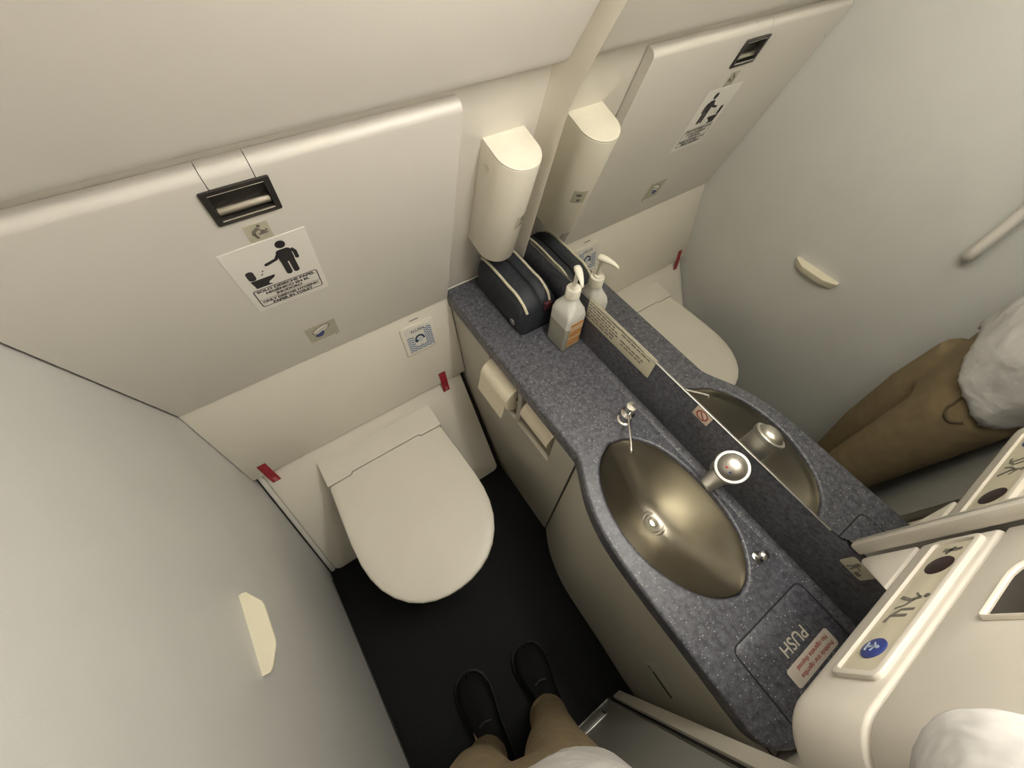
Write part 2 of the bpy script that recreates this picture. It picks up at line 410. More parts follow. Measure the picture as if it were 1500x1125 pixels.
for pp in (ell(.312, .835, .003, n=10), stroke([(.312, .832), (.313, .822)], .005), stroke([(.314, .829), (.322, .826)], .0022), stroke([(.311, .822), (.309, .813)], .0022), stroke([(.314, .822), (.315, .813)], .0022), rrect(.321, .812, .329, .821, .001)):
    plate(BF, pp, .0014, .0017, bm=bm)
put('pictogram', bm, INKG, ic, smooth=False)

# ------------------------------------------------------------------ changing table
ct = thing('changing_table', (-.54, .62, .68), 'folded white baby changing table panel on the back wall above the toilet', 'changing table')
XR = -.2035
zb, ztp = .684, 1.2175
sec = [(pv(zb), 0), (pv(zb), -.022)] + [(pv(ztp) , -.022), (pv(ztp) + .0, -.018)]
R_ = .012
arc = [(pv(ztp) - R_ + R_ * math.sin(math.radians(a)), -R_ + R_ * math.cos(math.radians(a))) for a in range(84, -1, -12)]
sec = [(pv(zb), -.022), (pv(ztp), -.022)] + arc + [(pv(zb) + .002, 0), (pv(zb), -.002)]
def slab(x0, x1): return loft([[PF.p(x, a, c) for a, c in sec] for x in (x0, x1)])
secT = [(pv(1.192), -.022), (pv(ztp), -.022)] + arc + [(pv(1.192), 0)]
b1 = bevel(slab(XL + .005, XR), .0012, 2, 50)
b1 = boolean(b1, plate(PF, [(-.579, pv(1.1415)), (-.498, pv(1.1415)), (-.498, pv(1.192)), (-.579, pv(1.192))], -.03, .01))
bmu = bmesh.new(); bmu.from_mesh(b1)
b1 = boolean(bmu, plate(PF, [(-.5668, pv(1.188)), (-.5098, pv(1.188)), (-.5098, pv(1.25)), (-.5668, pv(1.25))], -.03, .02))
panel = put('panel', b1, PANEL, ct)
put('latch_tab', bevel(loft([[PF.p(x, a, c - .0004) for a, c in secT] for x in (-.5658, -.5108)]), .0006, 2, 50), PANEL, ct)
put('tab_backing', plate(PF, [(-.568, pv(1.13)), (-.508, pv(1.13)), (-.508, pv(1.214)), (-.568, pv(1.214))], -.0215, -.0205), BLACK, ct)
la = put('latch_frame', None or (lambda: (lambda m_: m_)(boolean(plate(PF, rrect(-.5815, pv(1.139), -.4955, pv(1.1945), .003), -.016, .003, .0012), plate(PF, rrect(-.5735, pv(1.1465), -.5035, pv(1.1885), .002), -.012, .02))))(), BLKPL, ct, label='black latch frame')
# dark cup behind a rolled chrome grip
put('latch_cup', plate(PF, [(-.5735, pv(1.1465)), (-.5035, pv(1.1465)), (-.5035, pv(1.1885)), (-.5735, pv(1.1885))], -.0119, -.0112), BLKPL, la)
grip_ = [(pv(1.1482) + .0125 * t, -.0105 + .0100 * math.sin(pi * (.12 + .80 * t)) ** .9) for t in [i / 12 for i in range(13)]]
bm = loft([[PF.p(x, a_, c_) for a_, c_ in grip_ + [(grip_[-1][0], -.0112), (grip_[0][0], -.0112)]] for x in (-.572, -.505)])
put('latch_grip', bm, mat('grip_chrome', (.46, .43, .37), .30, 1, var=.05), la, sharp=60)
put('latch_lip', tube([PF.p(-.573, pv(1.1468), .0028), PF.p(-.504, pv(1.1468), .0028)], .0011, 8), CHROME, la)
put('latch_rim', tube([PF.p(-.573, pv(1.1886), .0024), PF.p(-.504, pv(1.1886), .0024)], .0008, 8), CHROME, la)
# pictogram sticker under the latch
st = put('table_sticker', plate(PF, rrect(-.557, pv(1.093), -.524, pv(1.1255), .0015), 0, .0007), STICK, ct, label='small beige sticker of an adult changing a baby')
bm = bmesh.new(); z0 = pv(1.1093); x0 = -.5405
for pp in (ell(x0 + .003, z0 + .0115, .0027, n=12), stroke([(x0 - .008, z0 - .004), (x0 - .006, z0 + .003), (x0 + .001, z0 + .008)], .0055), stroke([(x0 + .001, z0 + .007), (x0 + .004, z0 + .002), (x0 + .008, z0 + .001)], .002), stroke([(x0 - .007, z0 - .002), (x0 - .004, z0 - .012)], .004), stroke([(x0 - .001, z0 - .004), (x0 + .012, z0 - .004)], .003), stroke([(x0 + .002, z0 - .001), (x0 + .009, z0 - .001)], .003), ell(x0 + .011, z0 + .001, .002, n=10)):
    plate(PF, pp, .0008, .0011, bm=bm)
put('pictogram', bm, INKG, st, smooth=False)
# paper notice
SGX0, SGX1, SGB, SGT = -.6085, -.4795, pv(.9305), pv(1.089)
sg = put('notice', plate(PF, [(SGX0, SGB), (SGX1, SGB - .001), (SGX1 + .001, SGT + .003), (SGX0 - .001, SGT)], 0, .0008), PAPER, ct, label='white paper notice with pictogram of a person throwing paper into a toilet')
cx = (SGX0 + SGX1) / 2; H = SGT - SGB
def sy(t): return SGB + H * t
bm = bmesh.new()
px = cx + .020; py = sy(.72)
P = [ell(px + .001, py + .030, .0078, .0085, n=18),
     rrect(px - .011, py - .012, px + .012, py + .019, .006),
     stroke([(px - .007, py + .013), (px - .015, py + .001), (px - .032, py - .004)], .0062), ell(px - .032, py - .004, .0031, n=10),
     stroke([(px + .0125, py + .014), (px + .0165, py + .006), (px + .0165, py - .009)], .0062), ell(px + .0165, py - .009, .0031, n=10),
     stroke([(px - .0055, py - .008), (px - .0055, py - .039)], .0098), stroke([(px + .0065, py - .008), (px + .0065, py - .039)], .0098),
     ell(px - .0055, py - .039, .0049, n=10), ell(px + .0065, py - .039, .0049, n=10)]
tx = cx - .030; ty = sy(.545)
P += [rrect(tx - .018, ty - .002, tx - .006, ty + .022, .0055),
      [(tx - .018, ty - .003), (tx + .021, ty - .003), (tx + .020, ty - .008), (tx + .008, ty - .016), (tx + .007, ty - .020), (tx + .012, ty - .024), (tx - .015, ty - .024), (tx - .016, ty - .014)],
      [(tx + .003, ty + .004), (tx + .006, ty + .006), (tx + .006, ty + .008), (tx + .003, ty + .006)], [(tx + .006, ty + .011), (tx + .009, ty + .013), (tx + .009, ty + .015), (tx + .006, ty + .013)]]
for pp in P: plate(PF, pp, .0009, .0012, bm=bm)
put('pictogram', bm, INK, sg, smooth=False)
bm = bmesh.new(); ro = rrect(SGX0 + .0095, sy(.065), SGX1 - .0085, sy(.375), .005); ri = rrect(SGX0 + .0112, sy(.075), SGX1 - .0102, sy(.365), .004)
vo = [bm.verts.new(PF.p(x, y, .0011)) for x, y in ro]; vi = [bm.verts.new(PF.p(x, y, .0011)) for x, y in ri]
for i in range(len(ro)): bm.faces.new((vo[i], vo[(i + 1) % len(ro)], vi[(i + 1) % len(ro)], vi[i]))
plate(PF, [(SGX0 + .011, sy(.187)), (SGX1 - .010, sy(.187)), (SGX1 - .010, sy(.190)), (SGX0 + .011, sy(.190))], .0009, .0011, bm=bm)
put('border', bm, INK, sg, smooth=False)
for s, t, wd in (('SOLO DESECHE PAPEL', .338, .1005), ('HIGIÉNICO EN EL', .282, .076), ('INODORO', .226, .046), ('ONLY DISPOSE HYGIENIC', .152, .1015), ('PAPER IN TOILET', .098, .072)):
    text('lettering', PF, s, cx + .0005, sy(t), .0060, INK, sg, width=wd, c=.0011, bold=.00042)
# fold-down seat sticker with a blue mark
st = put('belt_sticker', plate(PF, rrect(-.5635, pv(.752), -.497, pv(.816), .001), 0, .0007), STICK, ct, label='beige sticker with an oval outline and dark blue half disc')
st_y = pv(.784)
bm = bmesh.new(); oc = (-.5312, pv(.816) - .0226)
def ov(a, b, rot, n=36): return [(oc[0] + a * math.cos(t) * math.cos(rot) - b * math.sin(t) * math.sin(rot), oc[1] + a * math.cos(t) * math.sin(rot) + b * math.sin(t) * math.cos(rot)) for t in [2 * pi * i / n for i in range(n)]]
ro = ov(.0225, .0125, .5); ri = ov(.0202, .0103, .5)
vo = [bm.verts.new(PF.p(x, y, .0011)) for x, y in ro]; vi = [bm.verts.new(PF.p(x, y, .0011)) for x, y in ri]
for i in range(36): bm.faces.new((vo[i], vo[(i + 1) % 36], vi[(i + 1) % 36], vi[i]))
plate(PF, stroke([(oc[0] - .017, oc[1] - .010), (oc[0] + .018, oc[1] + .006)], .0018), .0009, .0011, bm=bm)
put('outline', bm, INKG, st, smooth=False)
put('window_fill', plate(PF, ov(.0200, .0100, .5), .0008, .00095), PAPER, st, smooth=False)
put('blue_mark', plate(PF, ell(oc[0] - .0075, oc[1] - .0135, .0115, .0155, n=18, t0=200, t1=385), .0009, .0013), BLUE, st, smooth=False)
for (a, z) in ((-.505, .748), (-.862, 1.15)):
    put('screw_head', lathe(PF.p(a, pv(z), 0), [(.0016, 0), (.0016, .0004), (.0004, .0008)], PF.n, 10), INKG, ct)

# ------------------------------------------------------------------ flush button, red tapes
fb = thing('flush_button', (-.31, .655, .55), 'square white flush button with blue wave print on the shroud', 'button')
put('bezel', plate(SF, rrect(-.3605, sv(.5515), -.2605, sv(.6505), .007, 6), 0, .006, .0022, 3), SHROUD, fb)
face = put('button_face', plate(SF, rrect(-.351, sv(.560), -.270, sv(.642), .004), .006, .0068), mat('pale_button', (.74, .72, .66), .45), fb)
bm = bmesh.new()
for i in range(9):
    yy = sv(.567) + .0078 * i
    for x0_, x1_ in ((-.349, -.328), (-.295, -.272)) if 2 <= i <= 6 else ((-.349, -.272),):
        if i > 6: x0_, x1_ = (-.295, -.272)
        n = max(6, int((x1_ - x0_) / .002)); pts = [(x0_ + (x1_ - x0_) * k / n, yy + .0022 * math.sin((x0_ + (x1_ - x0_) * k / n) * 420)) for k in range(n + 1)]
        plate(SF, stroke(pts, .0030), .0069, .0071, bm=bm)
put('waves', bm, WBLUE, face, smooth=False)
bm = bmesh.new()
plate(SF, stroke(ell(-.3115, sv(.5995), .0125, n=16, t0=-10, t1=190), .0055), .0069, .0073, bm=bm)
plate(SF, ell(-.322, sv(.596), .005, n=10), .0069, .0073, bm=bm)
put('swirl', bm, mat('dark_blue_ink', (.03, .045, .09), .5), face, smooth=False)
put('swirl_centre', plate(SF, ell(-.311, sv(.598), .0085, n=16), .0069, .0070), PALEB, face, smooth=False)
text('lettering', SF, 'FLUSH', -.312, sv(.6315), .0085, mat('dark_blue_ink', (.03, .045, .09), .5), face, sx=1.15, c=.0072, bold=.0002)
put('slot', plate(SF, rrect(-.325, sv(.661), -.298, sv(.6635), .001), 0, .0006), INKG, fb)
for x, lab in ((-.8385, 'red tape tag on the shroud by the grey side wall'), (-.2775, 'red tape tag on the shroud by the toilet roll cabinet')):
    tg = thing('tape_tag', (x, .62, .345), lab, 'tape', 'red tape tags over the toilet')
    # follows the shroud down over the lip onto the apron
    rows = [SF.p(0, sv(.432), .0008), SF.p(0, sv(.3865), .0010), V((0, .6145, .366)), AF.p(0, al - .052, .0012)]
    n1 = SF.n; bm = bmesh.new()
    fr_ = [[V((x + s * .0115, p.y, p.z)) for s in (-1, 1)] for p in rows]
    vr = [[bm.verts.new(p) for p in r] for r in fr_]
    for a, b in zip(vr[:-1], vr[1:]): bm.faces.new((a[0], a[1], b[1], b[0]))
    put('strip', bm, RED, tg, smooth=False)
    q0, q1 = rows[2].lerp(rows[3], .05), rows[2].lerp(rows[3], .9); nn_ = V((0, -.9, .4)) * .0012
    bm = bmesh.new(); bm.faces.new([bm.verts.new(V((x + dx_, q_.y, q_.z)) + nn_) for dx_, q_ in ((-.003, q0), (.004, q0.lerp(q1, .1)), (.006, q1), (-.005, q1.lerp(q0, .1)))])
    put('printed_mark', bm, PINK, tg, smooth=False)

# ------------------------------------------------------------------ wall dispenser
DW = Fr((-.0963, ywall(1.132), 1.132), (1, 0, 0), (0, K, 1))
dp = thing('wall_dispenser', (-.0963, .62, .87), 'white half-round dispenser on the back wall beside the mirror', 'dispenser')
hw = .0463
def dprof(s=0, cut=0):
    r = hw - s
    out = [(-r, 0)] + [(r * math.cos(math.radians(a)), .046 + r * math.sin(math.radians(a))) for a in range(180, -1, -9)] + [(r, 0)]
    return out
vb = -.262
def dring(v, s=0): return [DW.p(a, v, c) for a, c in dprof(s)]
shell = loft([dring(vb + .004, .004), dring(vb, .001), dring(vb + .002), dring(-.0015), dring(-.0004, .0004)])
put('shell', shell, DISP, dp, sharp=40)
put('top_cap', loft([dring(-.0002, .0010), dring(.0025, .0006), dring(.0032, .0016)]), mat('dispenser_top_lit', (.88, .83, .71), .38), dp)  # shell colour lightened on the cap, painting in the light from above
put('lock_dimple', lathe(V(DW.p(-.0466, -.038, .026)), [(.0075, .0), (.0075, .0006), (.0055, .0009), (.004, .0002)], (-1, 0, 0), 20), mat('dimple_shade', (.74, .69, .585), .4), dp)
ik = []
for t in range(-1, 8):
    a = math.radians(84 - 5.2 * t); ik.append((hw * math.cos(a) * 1.004, .046 + hw * math.sin(a) * 1.004))
bm = loft([[DW.p(a, v, c) for a, c in ik] for v in (-.155, -.121)], caps=False, close=False)
stk = put('icon_sticker', bm, STICK, dp)
ik2 = ik[4:6]
put('icon_mark', loft([[DW.p(a * 1.006, v, .046 + (c - .046) * 1.006) for a, c in ik[3:7]] for v in (-.136, -.129)], caps=False, close=False), INKG, stk)
put('icon_mark', loft([[DW.p(a * 1.006, v, .046 + (c - .046) * 1.006) for a, c in ik[3:6]] for v in (-.150, -.143)], caps=False, close=False), INKG, stk)

# ------------------------------------------------------------------ toilet
to = thing('toilet', (-.541, .33, 0), 'white toilet with closed lid in front of the shroud', 'toilet')
xc = -.541
half = [(.0, .0735), (.035, .076), (.07, .085), (.10, .099), (.13, .121), (.155, .150), (.175, .186), (.1875, .225), (.1945, .27), (.1955, .33), (.193, .40), (.1895, .46), (.187, .512), (.183, .518)]
def lidout(s=0, back=.5185):
    h = [(max(0, x - s * (x > .001)), y + (s if y < .3 else 0)) for x, y in half]
    R_ = [(xc + x, y) for x, y in h]; L_ = [(xc - x, y) for x, y in h[:0:-1]]
    top = [(xc + .115, back), (xc + .110, back + .007), (xc - .110, back + .007), (xc - .115, back)]
    return R_ + top + L_
def lring(z, s=0, back=.5185): return [(x, y, z) for x, y in lidout(s, back)]
lid = loft([lring(.302, .006), lring(.299 + .004, .001), lring(.307, 0), lring(.316, 0), lring(.3195, .0015), lring(.3215, .005), lring(.3225, .02)])
put('lid', lid, LIDM, to, sharp=50)
put('seat', loft([[(xc + (x - xc) * .985, y, z) for x, y in lidout(s, .512)] for z, s in ((.283, .006), (.286, .002), (.297, .002), (.3005, .006))]), LIDM, to)
hcp = [(xc - .188, .5212), (xc - .1165, .5212), (xc - .1115, .5282), (xc + .1115, .5282), (xc + .1165, .5212), (xc + .188, .5212)]
def hcr(z, yb_): return [(x, y, z) for x, y in hcp] + [(xc + .187, yb_, z + .010 * (z > .3)), (xc - .187, yb_, z + .010 * (z > .3))]
put('hinge_cover', bevel(loft([hcr(.290, .570), hcr(.3238, .602)]), .0025, 3), LIDM, to)
bowl = []
for z, sx_, sy0, sy1 in ((.281, .168, .105, .52), (.25, .160, .118, .53), (.18, .135, .165, .49), (.09, .115, .20, .436), (.0, .12, .19, .380)):
    cy = (sy0 + sy1) / 2; b = (sy1 - sy0) / 2
    bowl.append([(xc + sx_ * math.copysign(abs(math.cos(t)) ** .8, math.cos(t)), cy + b * math.copysign(abs(math.sin(t)) ** .8, math.sin(t)), z) for t in [2 * pi * i / 32 for i in range(32)]])
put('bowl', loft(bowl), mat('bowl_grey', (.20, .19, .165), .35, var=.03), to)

# ------------------------------------------------------------------ vanity counter
front = [(-.196, .682), (-.196, .30), (-.196, .125), (-.198, .105), (-.206, .085), (-.222, .055), (-.240, .018), (-.252, -.02), (-.260, -.06), (-.264, -.11), (-.265, -.18), (-.264, -.27), (-.264, -.385), (-.262, -.408), (-.250, -.430), (-.228, -.445), (-.19, -.455)]
fs = [(p.x, p.y) for p in spline([(a, b, 0) for a, b in front], 4)]
outer = fs + [(-.0075, -.455), (-.0075, .682)]
bas0 = [(-.124, .090), (-.155, .078), (-.183, .057), (-.207, .021), (-.222, -.018), (-.230, -.062), (-.230, -.106), (-.222, -.150), (-.206, -.192), (-.184, -.226), (-.158, -.249), (-.124, -.262), (-.092, -.253), (-.064, -.229), (-.042, -.196), (-.028, -.152), (-.0225, -.098), (-.025, -.041), (-.036, .010), (-.056, .048), (-.086, .078)]
bc = V((sum(a for a, b in bas0) / len(bas0), sum(b for a, b in bas0) / len(bas0), 0))
bsp = spline([(a, b, 0) for a, b in bas0 + bas0[:1]], 4)[:-1]
def basring(s, z, k=None): return [(bc.x + (p.x - bc.x) * s, bc.y + (p.y - bc.y) * s, z) for p in bsp]
vc = thing('vanity_counter', (-.13, .12, .655), 'speckled slate blue countertop with rounded front along the mirror wall', 'counter')
top = curve_plate(outer, [[(x, y) for x, y, z in basring(1.045, 0)][::-1]], .046, .006, lambda a, b, c: V((a, b, ZC - .046 + c)))
put('worktop', top, SLATE, vc, sharp=30)
put('wall_bead', box((-.196, .6835, ZC), (-.004, .688, ZC + .003), .001), PAPER, vc)
# waste flap
UP = Fr((0, 0, ZC), (-1, 0, 0), (0, -1, 0))
fl = put('waste_flap', plate(UP, rrect(.019, .312, .206, .452, .012, 5), .0, .0016, .0006), SLATE, vc)
bm = bmesh.new(); vo = [bm.verts.new(UP.p(x, y, .0006)) for x, y in rrect(.0165, .3095, .2085, .454, .014, 5)]; vi = [bm.verts.new(UP.p(x, y, .0006)) for x, y in rrect(.019, .312, .206, .452, .012, 5)]
for i in range(len(vo)): bm.faces.new((vo[i], vo[(i + 1) % len(vo)], vi[(i + 1) % len(vo)], vi[i]))
put('flap_gap', bm, BLACK, vc, smooth=False)
text('push_lettering', UP, 'PUSH', .107, .364, .019, mat('pale_lettering', (.62, .58, .48), .5), fl, sx=.98, c=.0019, bold=.0003)
cs = put('cigarette_sticker', plate(UP, rrect(.043, .382, .157, .4105, .005), .0017, .0024, .0003), mat('sticker_white', (.66, .60, .51), .45), fl, label='pale sticker with red print on the waste flap')
text('print_row', UP, 'Prohibido tirar cigarrillos', .095, .4025, .0062, REDINK, fl, sx=.98, c=.0026, bold=.0002)
text('print_row', UP, 'No cigarette disposal', .095, .3915, .0062, REDINK, fl, sx=1.1, c=.0026, bold=.0002)

# basin
sb = thing('sink_basin', (bc.x, bc.y, .56), 'oval brushed steel wash basin sunk into the slate counter', 'sink')
rings = [basring(.998, .6955), basring(.994, .6935), basring(.985, .688)]
D = V((-.113, -.088, 0))
for t in range(1, 19):
    q = t / 18; s = .985 * (1 - q) + .10 * q
    z = .688 - .108 * (math.sin(q * pi / 2) ** 1.05)
    c = bc.lerp(D, q)
    rings.append([(c.x + (p.x - bc.x) * s, c.y + (p.y - bc.y) * s * (1 - .15 * q), z) for p in bsp])
put('bowl', loft(rings, caps=False), STEEL, sb, sharp=60)
dr = put('drain', lathe((D.x, D.y, .5795), [(.0285, 0), (.0290, .0018), (.0270, .0026), (.0255, .0016), (.0225, .0020), (.0185, .0010), (.0160, -.002), (.0155, -.014), (.001, -.014)], n=28), mat('drain_steel', (.30, .275, .22), .3, 1, var=.05), sb)
put('drain_hole', lathe((D.x, D.y, .5665), [(.0150, 0), (.0150, .0006)], n=24), BLACK, dr)
put('stopper', lathe((D.x + .001, D.y + .001, .572), [(.004, 0), (.0045, .005), (.0105, .008), (.0095, .011), (.003, .0125)], n=16), mat('stopper_chrome', (.55, .52, .45), .28, 1), dr)

# faucet: hangs from the backsplash over the basin
AX = V((-.46, 0, .888)).normalized(); KC = V((-.0505, -.0905, .8475)); AS = V((0, 1, 0)); AT = AX.cross(AS)
fc = thing('faucet', (-.03, -.0905, .76), 'satin chrome push tap with domed knob over the basin', 'faucet')
put('body', lathe(KC, [(.0235, -.098), (.0262, -.094), (.0266, -.06), (.0266, -.003), (.0255, .0)], AX, 36), SATIN, fc)
SP0, SP1 = KC - AX * .040 + V((-.004, 0, 0)), V((-.0785, -.0885, .7885))
sa = (SP1 - SP0).normalized(); sln = (SP1 - SP0).length
sp_ = put('spout', lathe(SP0, [(.019, 0), (.018, sln * .35), (.0145, sln * .8), (.0132, sln), (.0118, sln + .001), (.0105, sln - .002)], sa, 24), SATIN, fc)
put('aerator', lathe(SP1, [(.0108, -.006), (.0108, -.0022), (.0098, -.0018)], sa, 20), DARKCH, sp_)
kn = put('knob_ring', lathe(KC, [(.0262, .0), (.0292, .001), (.0292, .0085), (.0278, .0102), (.0238, .0102), (.0234, .006)], AX, 40), mat('ring_satin', (.60, .58, .53), .5, 1, var=.03), fc)
put('knob_dome', lathe(KC + AX * .006, [(.0233, 0), (.0230, .003), (.0205, .0085), (.016, .0128), (.010, .0155), (.005, .0166), (.0006, .017)], AX, 40), mat('dome_chrome', (.60, .58, .53), .34, 1, var=.03), fc)
def dome(a, b):
    return KC + AX * (.006 + .0172 * math.sqrt(max(0, 1 - (a * a + b * b) / .0236 ** 2)) + .0004) + AS * b + AT * a
sgn = 1 if AT.x < 0 else -1
bm = bmesh.new(); bm.faces.new([bm.verts.new(dome(sgn * p[0], p[1])) for p in ((.0120, .0045), (.0065, .0025), (.0085, .0085))])
put('hot_arrow', bm, RED, kn, smooth=False)
bm = bmesh.new(); bm.faces.new([bm.verts.new(dome(sgn * p[0], p[1])) for p in ((.0135, -.0025), (.0085, -.0035), (.0120, -.0075))])
put('cold_arrow', bm, BLUE, kn, smooth=False)
gn = (AT * -sgn * .75 - AS * .25).normalized()
put('grub_screw', lathe(KC - AX * .034 + gn * .0262, [(.0062, 0), (.0062, .0008), (.0052, .001), (.005, -.002)], gn, 18), DARKCH, fc)
# soap pump
sx0, sy0 = -.058, .117
sd = thing('soap_pump', (sx0, sy0, ZC), 'small chrome soap pump with a thin spout beside the basin', 'soap pump')
put('collar', lathe((sx0, sy0, ZC), [(.0165, 0), (.0165, .003), (.0125, .005), (.0100, .012), (.0100, .024)], n=24), CHROME, sd)
put('pump_body', lathe((sx0, sy0, ZC + .022), [(.0110, 0), (.0155, .003), (.0155, .010), (.0110, .013), (.0085, .016)], n=24), CHROME, sd)
put('pump_cap', lathe((sx0, sy0, ZC + .040), [(.0065, 0), (.0108, .003), (.0118, .008), (.0118, .021), (.0110, .0225), (.0005, .0235)], n=24), CHROME, sd)
put('spout', tube([(sx0, sy0, ZC + .0345), (-.088, .085, ZC + .043), (-.112, .0555, ZC + .044), (-.1205, .046, ZC + .0425), (-.1212, .0452, ZC + .037)], [.003, .0028, .0026, .0027, .0027], 10), CHROME, sd)
# basin plunger
dk = thing('drain_plunger', (-.048, -.241, ZC), 'tiny chrome drain plunger beside the waste flap', 'plunger')
put('base', lathe((-.045, -.242, ZC), [(.0105, 0), (.0105, .002), (.007, .0035), (.004, .004)], n=20), CHROME, dk)
put('stem', lathe((-.046, -.242, ZC + .002), [(.0038, 0), (.0038, .018)], n=14), CHROME, dk)
put('knob', lathe((-.047, -.242, ZC + .018), [(.004, 0), (.0085, .003), (.0095, .007), (.0075, .0105), (.0005, .012)], n=20), CHROME, dk)

# ------------------------------------------------------------------ vanity cabinets
c1 = thing('vanity_cabinet', (-.10, .36, 0), 'beige vanity cabinet with the toilet roll niches beside the toilet', 'cabinet')
n1 = rrect(.334, .502, .472, .645, .006); n2 = rrect(.184, .502, .320, .645, .006)
XA = -.195
fp = curve_plate(rrect(.1105, .0015, .684, .652, .001), [n1[::-1], n2[::-1]], .012, .0012, lambda a, b, c: V((XA + .012 - c, a, b)))
put('front_panel', fp, CABM, c1, sharp=30)
put('carcass', box((XA + .10, .110, .0), (.0, .64, .652)), CABM, c1)
put('side_panel', box((XA + .0125, .110, .0), (XA + .10, .122, .652)), CABM, c1)
for y0, y1 in ((.334, .472), (.184, .320)):
    bm = bmesh.new()
    bxm(bm, (XA + .0122, y0 - .003, .490), (XA + .0995, y1 + .003, .4995)); bxm(bm, (XA + .0122, y0 - .003, .648), (XA + .0995, y1 + .003, .6515))
    bxm(bm, (XA + .0122, y0 - .006, .4995), (XA + .0995, y0 - .003, .648)); bxm(bm, (XA + .0122, y1 + .003, .4995), (XA + .0995, y1 + .006, .648))
    put('niche_liner', bm, CABM, c1, smooth=False)
    bm = bmesh.new(); plate(Fr((XA, 0, 0), (0, 1, 0), (0, 0, 1)), [(y0, .498), (y1, .498), (y1, .506), (y0, .506)], -.004, .006, .001, bm=bm)
    put('niche_lip', bm, SHROUD, c1)
def roll(y0, y1, cxr, czr, r, tail, lab):
    t = thing('toilet_roll', (cxr, (y0 + y1) / 2, czr - r), lab, 'toilet roll', 'toilet rolls in the cabinet niches')
    prof_ = [(.017, 0), (r, 0), (r, y1 - y0), (.017, y1 - y0)]
    bm = bmesh.new(); rings = [[V((cxr + rr * math.cos(a), y0 + h, czr + rr * math.sin(a))) for a in [2 * pi * i / 40 for i in range(40)]] for rr, h in prof_ + prof_[:1]]
    put('paper_roll', loft(rings, caps=False, bm=bm), TISSUE, t)
    put('core', loft([[V((cxr + .0168 * math.cos(a), y0 + h, czr + .0168 * math.sin(a))) for a in [2 * pi * i / 24 for i in range(24)]] for h in (.001, y1 - y0 - .001)], caps=False), mat('cardboard', (.36, .28, .18), .8), t)
    if tail:
        pts = [(cxr + (r + .0012) * math.cos(math.radians(a)), czr + (r + .0012) * math.sin(math.radians(a))) for a in range(80, 181, 10)] + tail
        bm = loft([[V((a, y, b)) for a, b in pts] for y in (y0 + .001, y1 - .001)], caps=False, close=False)
        put('loose_sheet', bm, TISSUE, t)
    return t
roll(.343, .464, -.176, .588, .052, [(-.2305, .575), (-.234, .555), (-.238, .540), (-.240, .528)], 'toilet roll with its loose sheet hanging out of the niche')
roll(.195, .309, -.158, .580, .046, None, 'toilet roll held back inside its niche')
put('spindle', tube([(-.176, .328, .588), (-.176, .478, .588)], .008, 12), DARKCH, c1)
c2 = thing('vanity_cabinet', (-.13, -.16, 0), 'beige vanity cabinet with curved door under the wash basin', 'cabinet')
cf = [(-.192, .1045), (-.198, .095), (-.214, .066), (-.232, .026), (-.245, -.02), (-.253, -.06), (-.257, -.11), (-.258, -.18), (-.259, -.27), (-.262, -.36), (-.2635, -.4575)]
cfs = [(p.x, p.y) for p in spline([(a, b, 0) for a, b in cf], 4)]
rings = [[(x, y, z) for x, y in cfs] + [(x + .014, y, z) for x, y in cfs[::-1]] for z in (.0008, .6525)]
dpan = put('curved_door', loft(rings), CABM, c2, sharp=30)
put('side_panel', box((-.178, .090, .0), (-.002, .104, .652)), CABM, c2)
put('side_panel', box((-.245, -.459, .0), (-.002, -.448, .652)), CABM, c2)
put('door_gap', box((-.190, .1048, .001), (-.150, .1082, .652)), BLACK, c2)
lf = Fr((-.2602, 0, 0), (0, -1, 0), (0, 0, 1))
hp = put('latch_plate', plate(lf, rrect(.312, .362, .405, .425, .003), 0, .0025, .0006), CABM, dpan)
put('latch_slot', plate(lf, rrect(.318, .368, .392, .380, .003), .0026, .0030), BLACK, dpan)
put('latch_tip', plate(lf, rrect(.318, .376, .332, .384, .002), .003, .005, .0008), CHROME, dpan)

# ------------------------------------------------------------------ amenity cabinet on the right
am = thing('amenity_cabinet', (-.15, -.38, .957), 'cream amenity cabinet with call panel and tissue slot beside the mirror', 'cabinet')
def plan(x0, y0, r, ins=0):
    c = (x0 + r, y0 - r)
    arc_ = [(c[0] + (r - ins) * math.cos(math.radians(a)), c[1] + (r - ins) * math.sin(math.radians(a))) for a in range(90, 181, 9)]
    return [(-.012, y0 - ins)] + arc_ + [(x0 + ins, -.4605), (-.012, -.4605)]
def pr_(z, ins, r=.052, x0=-.336): return [(x, y, z) for x, y in plan(x0, -.298, r, ins)]
low = loft([pr_(.957, .012), pr_(.958, .007), pr_(.962, .0025), pr_(.968, .0005), pr_(.980, 0), pr_(1.058, 0), pr_(1.0605, .0006), pr_(1.0625, .003)])
put('lower_body', low, MODULE, am, sharp=45)
put('joint', loft([pr_(1.055, .006), pr_(1.075, .006)]), BEIGE, am)
upb = loft([pr_(1.0665, .004), pr_(1.068, .0016), pr_(1.0705, .0006), pr_(1.30, -.0), pr_(1.60, 0), pr_(1.775, 0)])
cut = plate(MF, rrect(.078, 1.106, .166, 1.20, .030, 8), -.055, .02)
